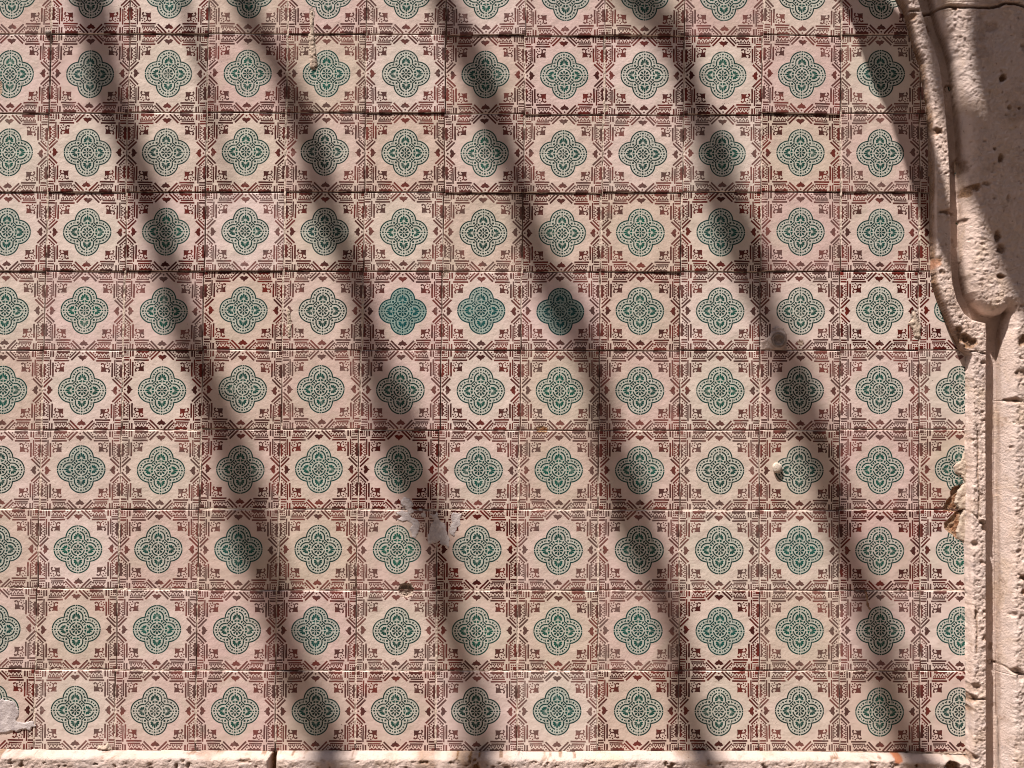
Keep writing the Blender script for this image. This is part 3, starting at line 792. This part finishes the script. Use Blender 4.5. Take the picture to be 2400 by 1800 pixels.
# plugged pipe end in its patch of grey mortar
pipe = empty("pipe_stub", (wp(1823, 797)[0], 0, wp(1823, 797)[1]))
tag(pipe, "round dark pipe end stopped up in a rough grey mortar patch at a tile corner", "pipe end")
def at_parent(o, p):
    o.location = (-p.location[0], -p.location[1], -p.location[2]); return o
def dent(X, Z, h):
    x_, z_ = wp(1823.5, 797); q = np.hypot(X - x_, Z - z_)
    return h + .003 * np.exp(-((q - .0135) / .0022) ** 2) - .0 * q
at_parent(lump("mortar_patch", [(1783, 820), (1783, 800), (1797, 793), (1806, 786), (1808, 772), (1822, 765), (1836, 769), (1843, 784), (1843, 820)], .0017,
     plain("patch_mortar", (.36, .27, .235), (.46, .37, .33), 60), 501, pipe, hole=dent, rough=.5), pipe)
at_parent(disc_profile("pipe_end", 1824, 797, [(.0118, .0005), (.0118, .0048), (.0105, .0055), (.0094, .0053), (.0088, .0026), (.0050, .0020), (.001, .0018)], M_PLUG, pipe), pipe)
# white wall plug
plug = disc_profile("wall_plug", 1820.5, 1096, [(.0080, 0), (.0082, .003), (.0074, .0052), (.0056, .0064), (.003, .0068), (.001, .0069)], M_WHITE, None, sx=.98, sz=1.12)
tag(plug, "small whitish filler knob standing out left of a green quatrefoil", "wall plug")
nub = disc_profile("pebble", 113, 77, [(.0052, 0), (.0056, .002), (.0044, .004), (.002, .0048), (.0005, .005)], M_PLUG, None, seg=14)
tag(nub, "small brown pebble stuck in the top left tile joint", "pebble")

def named_lump(name, out, hgt, seed, label, cat, mat=M_PLASTER, **kw):
    return tag(lump(name, out, hgt, mat, seed, **kw), label, cat)
named_lump("plaster_drip", [(727, 30), (733, 26), (736, 60), (737, 100), (741, 130), (743, 154), (736, 160), (727, 158), (727, 130), (725, 100), (722, 84), (727, 78), (726, 50)],
           .0022, 511, "long thin dried plaster drip hanging across two top row tiles", "plaster drip", edge=.0035, rough=.6)
named_lump("plaster_lump", [(2141, 728), (2148, 738), (2150, 752), (2157, 764), (2157, 792), (2144, 790), (2139, 772), (2129, 757), (2140, 748)], .0016, 521,
           "cream plaster lump smeared down the last joint before the stone curve", "plaster lump", rough=.7)
named_lump("plaster_crumb", [(228, 1756), (232, 1748), (246, 1750), (252, 1742), (256, 1752), (262, 1758)], .005, 531,
           "pale plaster crumb lying on the stone ledge under the bottom left tiles", "plaster crumb", rough=.6)
named_lump("plaster_scrape", [(672, 722), (680, 728), (683, 760), (682, 790), (675, 792), (673, 760)], .0009, 541,
           "faint rough scrape of plaster beside the fourth column joint", "plaster scrape", edge=.002, rough=1.4, freq=420)
named_lump("mortar_smear", [(2240, 1086), (2252, 1080), (2258, 1060), (2268, 1040), (2272, 1100), (2272, 1195), (2248, 1192), (2238, 1178), (2246, 1150), (2262, 1130), (2250, 1112), (2238, 1108), (2234, 1094)],
           .0022, 551, "pinkish mortar smeared over the tile edge above the broken corner", "mortar smear", rough=.6)
named_lump("mortar_fillet", [(2258, 1196), (2268, 1190), (2272, 1262), (2262, 1270), (2247, 1264), (2241, 1246), (2249, 1228), (2251, 1210)],
           .0022, 561, "mortar bulge filling the lower half of the broken tile corner", "mortar smear", rough=.6)
# torn paper and sticker remains: thin, slightly lifted flakes
def flakes(name, polys, mats, label, cat, seed):
    root = empty(name, (wp(*polys[0][0])[0], 0, wp(*polys[0][0])[1])); tag(root, label, cat)
    for k, (P_, mt) in enumerate(zip(polys, mats)):
        o = lump("paper_scrap", P_, .0006, mt, seed + 5 * k, root, edge=.0006, rough=.9, freq=110, rag=.0034); at_parent(o, root)
    return root
flakes("torn_paper", [
    [(927, 1202), (940, 1210), (930, 1217), (944, 1222), (958, 1220), (966, 1230), (957, 1240), (972, 1262), (982, 1240), (984, 1226), (972, 1214), (962, 1210), (958, 1200), (944, 1196)],
    [(944, 1166), (958, 1170), (968, 1184), (960, 1190), (972, 1200), (960, 1206), (950, 1192), (940, 1180)],
    [(1003, 1202), (1018, 1206), (1024, 1200), (1030, 1218), (1044, 1226), (1046, 1244), (1053, 1262), (1051, 1284), (1046, 1277), (1034, 1278), (1030, 1268), (1018, 1274), (1004, 1276), (1001, 1256), (1010, 1236), (1016, 1222)],
    [(1058, 1202), (1082, 1204), (1080, 1222), (1070, 1244), (1064, 1256), (1054, 1252), (1050, 1240), (1060, 1226), (1054, 1214)],
    [(984, 1196), (1000, 1204), (996, 1216), (988, 1210)]],
    [M_PAPER] * 5, "torn remains of a lilac grey paper poster stuck across two tiles", "torn paper", 600)
flakes("peeling_sticker", [
    [(-30, 1640), (12, 1640), (34, 1646), (43, 1660), (41, 1680), (34, 1690), (52, 1694), (78, 1692), (80, 1702), (72, 1709), (40, 1713), (-30, 1718)]],
    [M_PAPER], "pale peeling sticker remnant on the bottom left tile", "sticker", 640)

# ------------------------------------------------------------------ unseen strips added to cast the shadow bands that cross the wall
def strip(name, rows, height_above, parent, thick=.004, widen=0):
    """rows: (y, x left, x right) of the shadow on the wall in photograph pixels; the strip itself hangs up along the sun's direction."""
    rows = sorted(rows); ytop, ybot = rows[0][0], rows[-1][0]
    ys = np.linspace(ytop, ybot, max(24, int((ybot - ytop) / 22)))
    A = np.array(rows, float)
    xl = np.interp(ys, A[:, 0], A[:, 1]); xr = np.interp(ys, A[:, 0], A[:, 2])
    w_ = widen * (1 + np.clip(ys, 0, 1800) / 1200); xl = xl - w_; xr = xr + w_
    ker = np.array([1, 2, 1]) / 4.0
    for _ in range(2):
        xl[1:-1] = np.convolve(xl, ker, 'valid'); xr[1:-1] = np.convolve(xr, ker, 'valid')
    V = []; F = []
    Lx, Ly, Lz = SUN
    for y, a, b in zip(ys, xl, xr):
        for x in (a, b):
            X_, Z_ = wp(x, y); t = (height_above - Z_) / Lz
            V += [(X_ + Lx * t, Ly * t, height_above), (X_ + Lx * t, Ly * t, height_above + thick)]
    n = len(ys)
    for k in range(n - 1):
        a = 4 * k; b = a + 4
        F += [(a, a + 2, b + 2, b), (a + 1, b + 1, b + 3, a + 3), (a, b, b + 1, a + 1), (a + 2, a + 3, b + 3, b + 2)]
    F += [(0, 1, 3, 2), (4 * n - 4, 4 * n - 2, 4 * n - 1, 4 * n - 3)]
    return mesh_obj(name, V, F, M_CLOTH, parent, smooth=False)
shade = empty("shadow_strips", (0, 0, 0))
tag(shade, "unseen canvas strips added overhead, shaped to cast the shadow bands on the wall", "shadow strips")

ST = {
'A': [(-200,125,190),(0,165,250),(81,188,272),(163,206,274),(217,212,292),(271,228,318),(325,270,326),(380,285,352),(434,290,378),(488,322,388),(542,345,404),(597,352,424),(651,362,426),(705,382,454),(760,384,462),(814,412,486),(868,440,505),(920,462,535),(995,478,560),(1090,520,604),(1184,520,624),(1279,545,652),(1373,592,680),(1468,620,686),(1562,645,726),(1657,672,784),(1750,730,806),(1800,747,815),(2050,820,900)],
'B': [(-120,395,420),(0,415,445),(81,436,462),(150,456,482),(217,472,496),(325,500,520),(434,530,548),(480,545,556)],
'B2': [(-200,500,560),(0,545,602),(54,548,606),(81,575,634),(135,608,664),(190,650,704),(217,655,720),(260,662,728),(325,694,758),(380,705,770),(434,708,795),(488,724,796),(542,750,812),(597,778,844),(651,803,866),(705,825,876),(760,826,888),(814,836,894),(868,848,920),(930,872,975),(995,862,985),(1090,908,1002),(1184,946,1040),(1279,998,1052),(1373,1004,1086),(1468,1030,1082),(1562,1058,1118),(1657,1086,1154),(1750,1088,1164),(1800,1098,1170),(2050,1160,1240)],
'D': [(-200,950,1010),(0,1008,1068),(81,1034,1116),(135,1062,1140),(190,1090,1166),(244,1110,1188),(300,1118,1192),(360,1150,1214),(434,1190,1246),(500,1204,1256),(560,1212,1280),(614,1228,1302),(662,1252,1340),(710,1274,1376),(756,1286,1384),(800,1312,1392),(850,1362,1424),(950,1380,1438),(1042,1392,1456),(1090,1400,1492),(1184,1428,1522),(1279,1456,1550),(1373,1512,1578),(1468,1558,1608),(1562,1568,1618),(1657,1580,1636),(1750,1606,1674),(2050,1700,1770)],
'E': [(-200,1370,1480),(0,1430,1545),(50,1492,1604),(100,1528,1620),(142,1572,1628),(190,1586,1644),(236,1588,1656),(283,1600,1674),(330,1640,1718),(378,1638,1722),(425,1636,1716),(472,1650,1742),(520,1674,1768),(567,1690,1786),(614,1702,1806),(662,1730,1816),(710,1756,1816),(756,1776,1826),(800,1794,1862),(850,1810,1900),(950,1824,1916),(995,1850,1936),(1090,1896,1966),(1184,1912,1994),(1279,1946,2006),(1373,1984,2060),(1468,2022,2098),(1562,2034,2108),(1657,2052,2120),(1750,2096,2174),(2050,2190,2270)],
}
# nearer added strips, shaped for the shadows on the last tiles and stone
SN = {
'F': [(-200,1900,1990),(-60,1930,2030),(0,1962,2070),(40,1990,2120),(75,2006,2136),(120,2018,2150),(170,2036,2156),(217,2052,2166),(260,2082,2172),(330,2100,2184),(378,2118,2196),(430,2132,2206),(472,2146,2216),(520,2160,2228),(560,2172,2240),(640,2200,2254),(700,2226,2268),(760,2256,2280)],
'G': [(-200,2080,2230),(-60,2120,2250),(0,2140,2276),(60,2160,2290),(120,2170,2290),(160,2176,2262),(200,2184,2244),(260,2196,2248),(320,2206,2262),(380,2226,2290),(430,2242,2330),(480,2256,2380),(540,2278,2460),(600,2292,2480),(660,2318,2490),(700,2336,2500),(760,2362,2500),(840,2392,2500),(920,2425,2500)],
'H': [(-200,2316,2700),(0,2318,2700),(60,2322,2700),(100,2312,2700),(160,2298,2700),(220,2296,2700),(280,2300,2700),(340,2312,2700),(400,2326,2700),(440,2334,2700),(480,2360,2700),(600,2440,2700)],
}
for k, rows in ST.items():
    strip("shadow_strip", rows, 5.5, shade, widen=3 if k != 'B' else -2)
ends = [o for o in shade.children]
near = empty("near_shadow_strips", (0, 0, 0))
tag(near, "unseen lower canvas strips added to shade the last tiles and the stone surround", "awning")
for k, rows in SN.items(): strip("shadow_strip", rows, 4.1 if k != 'F' else 2.85, near)
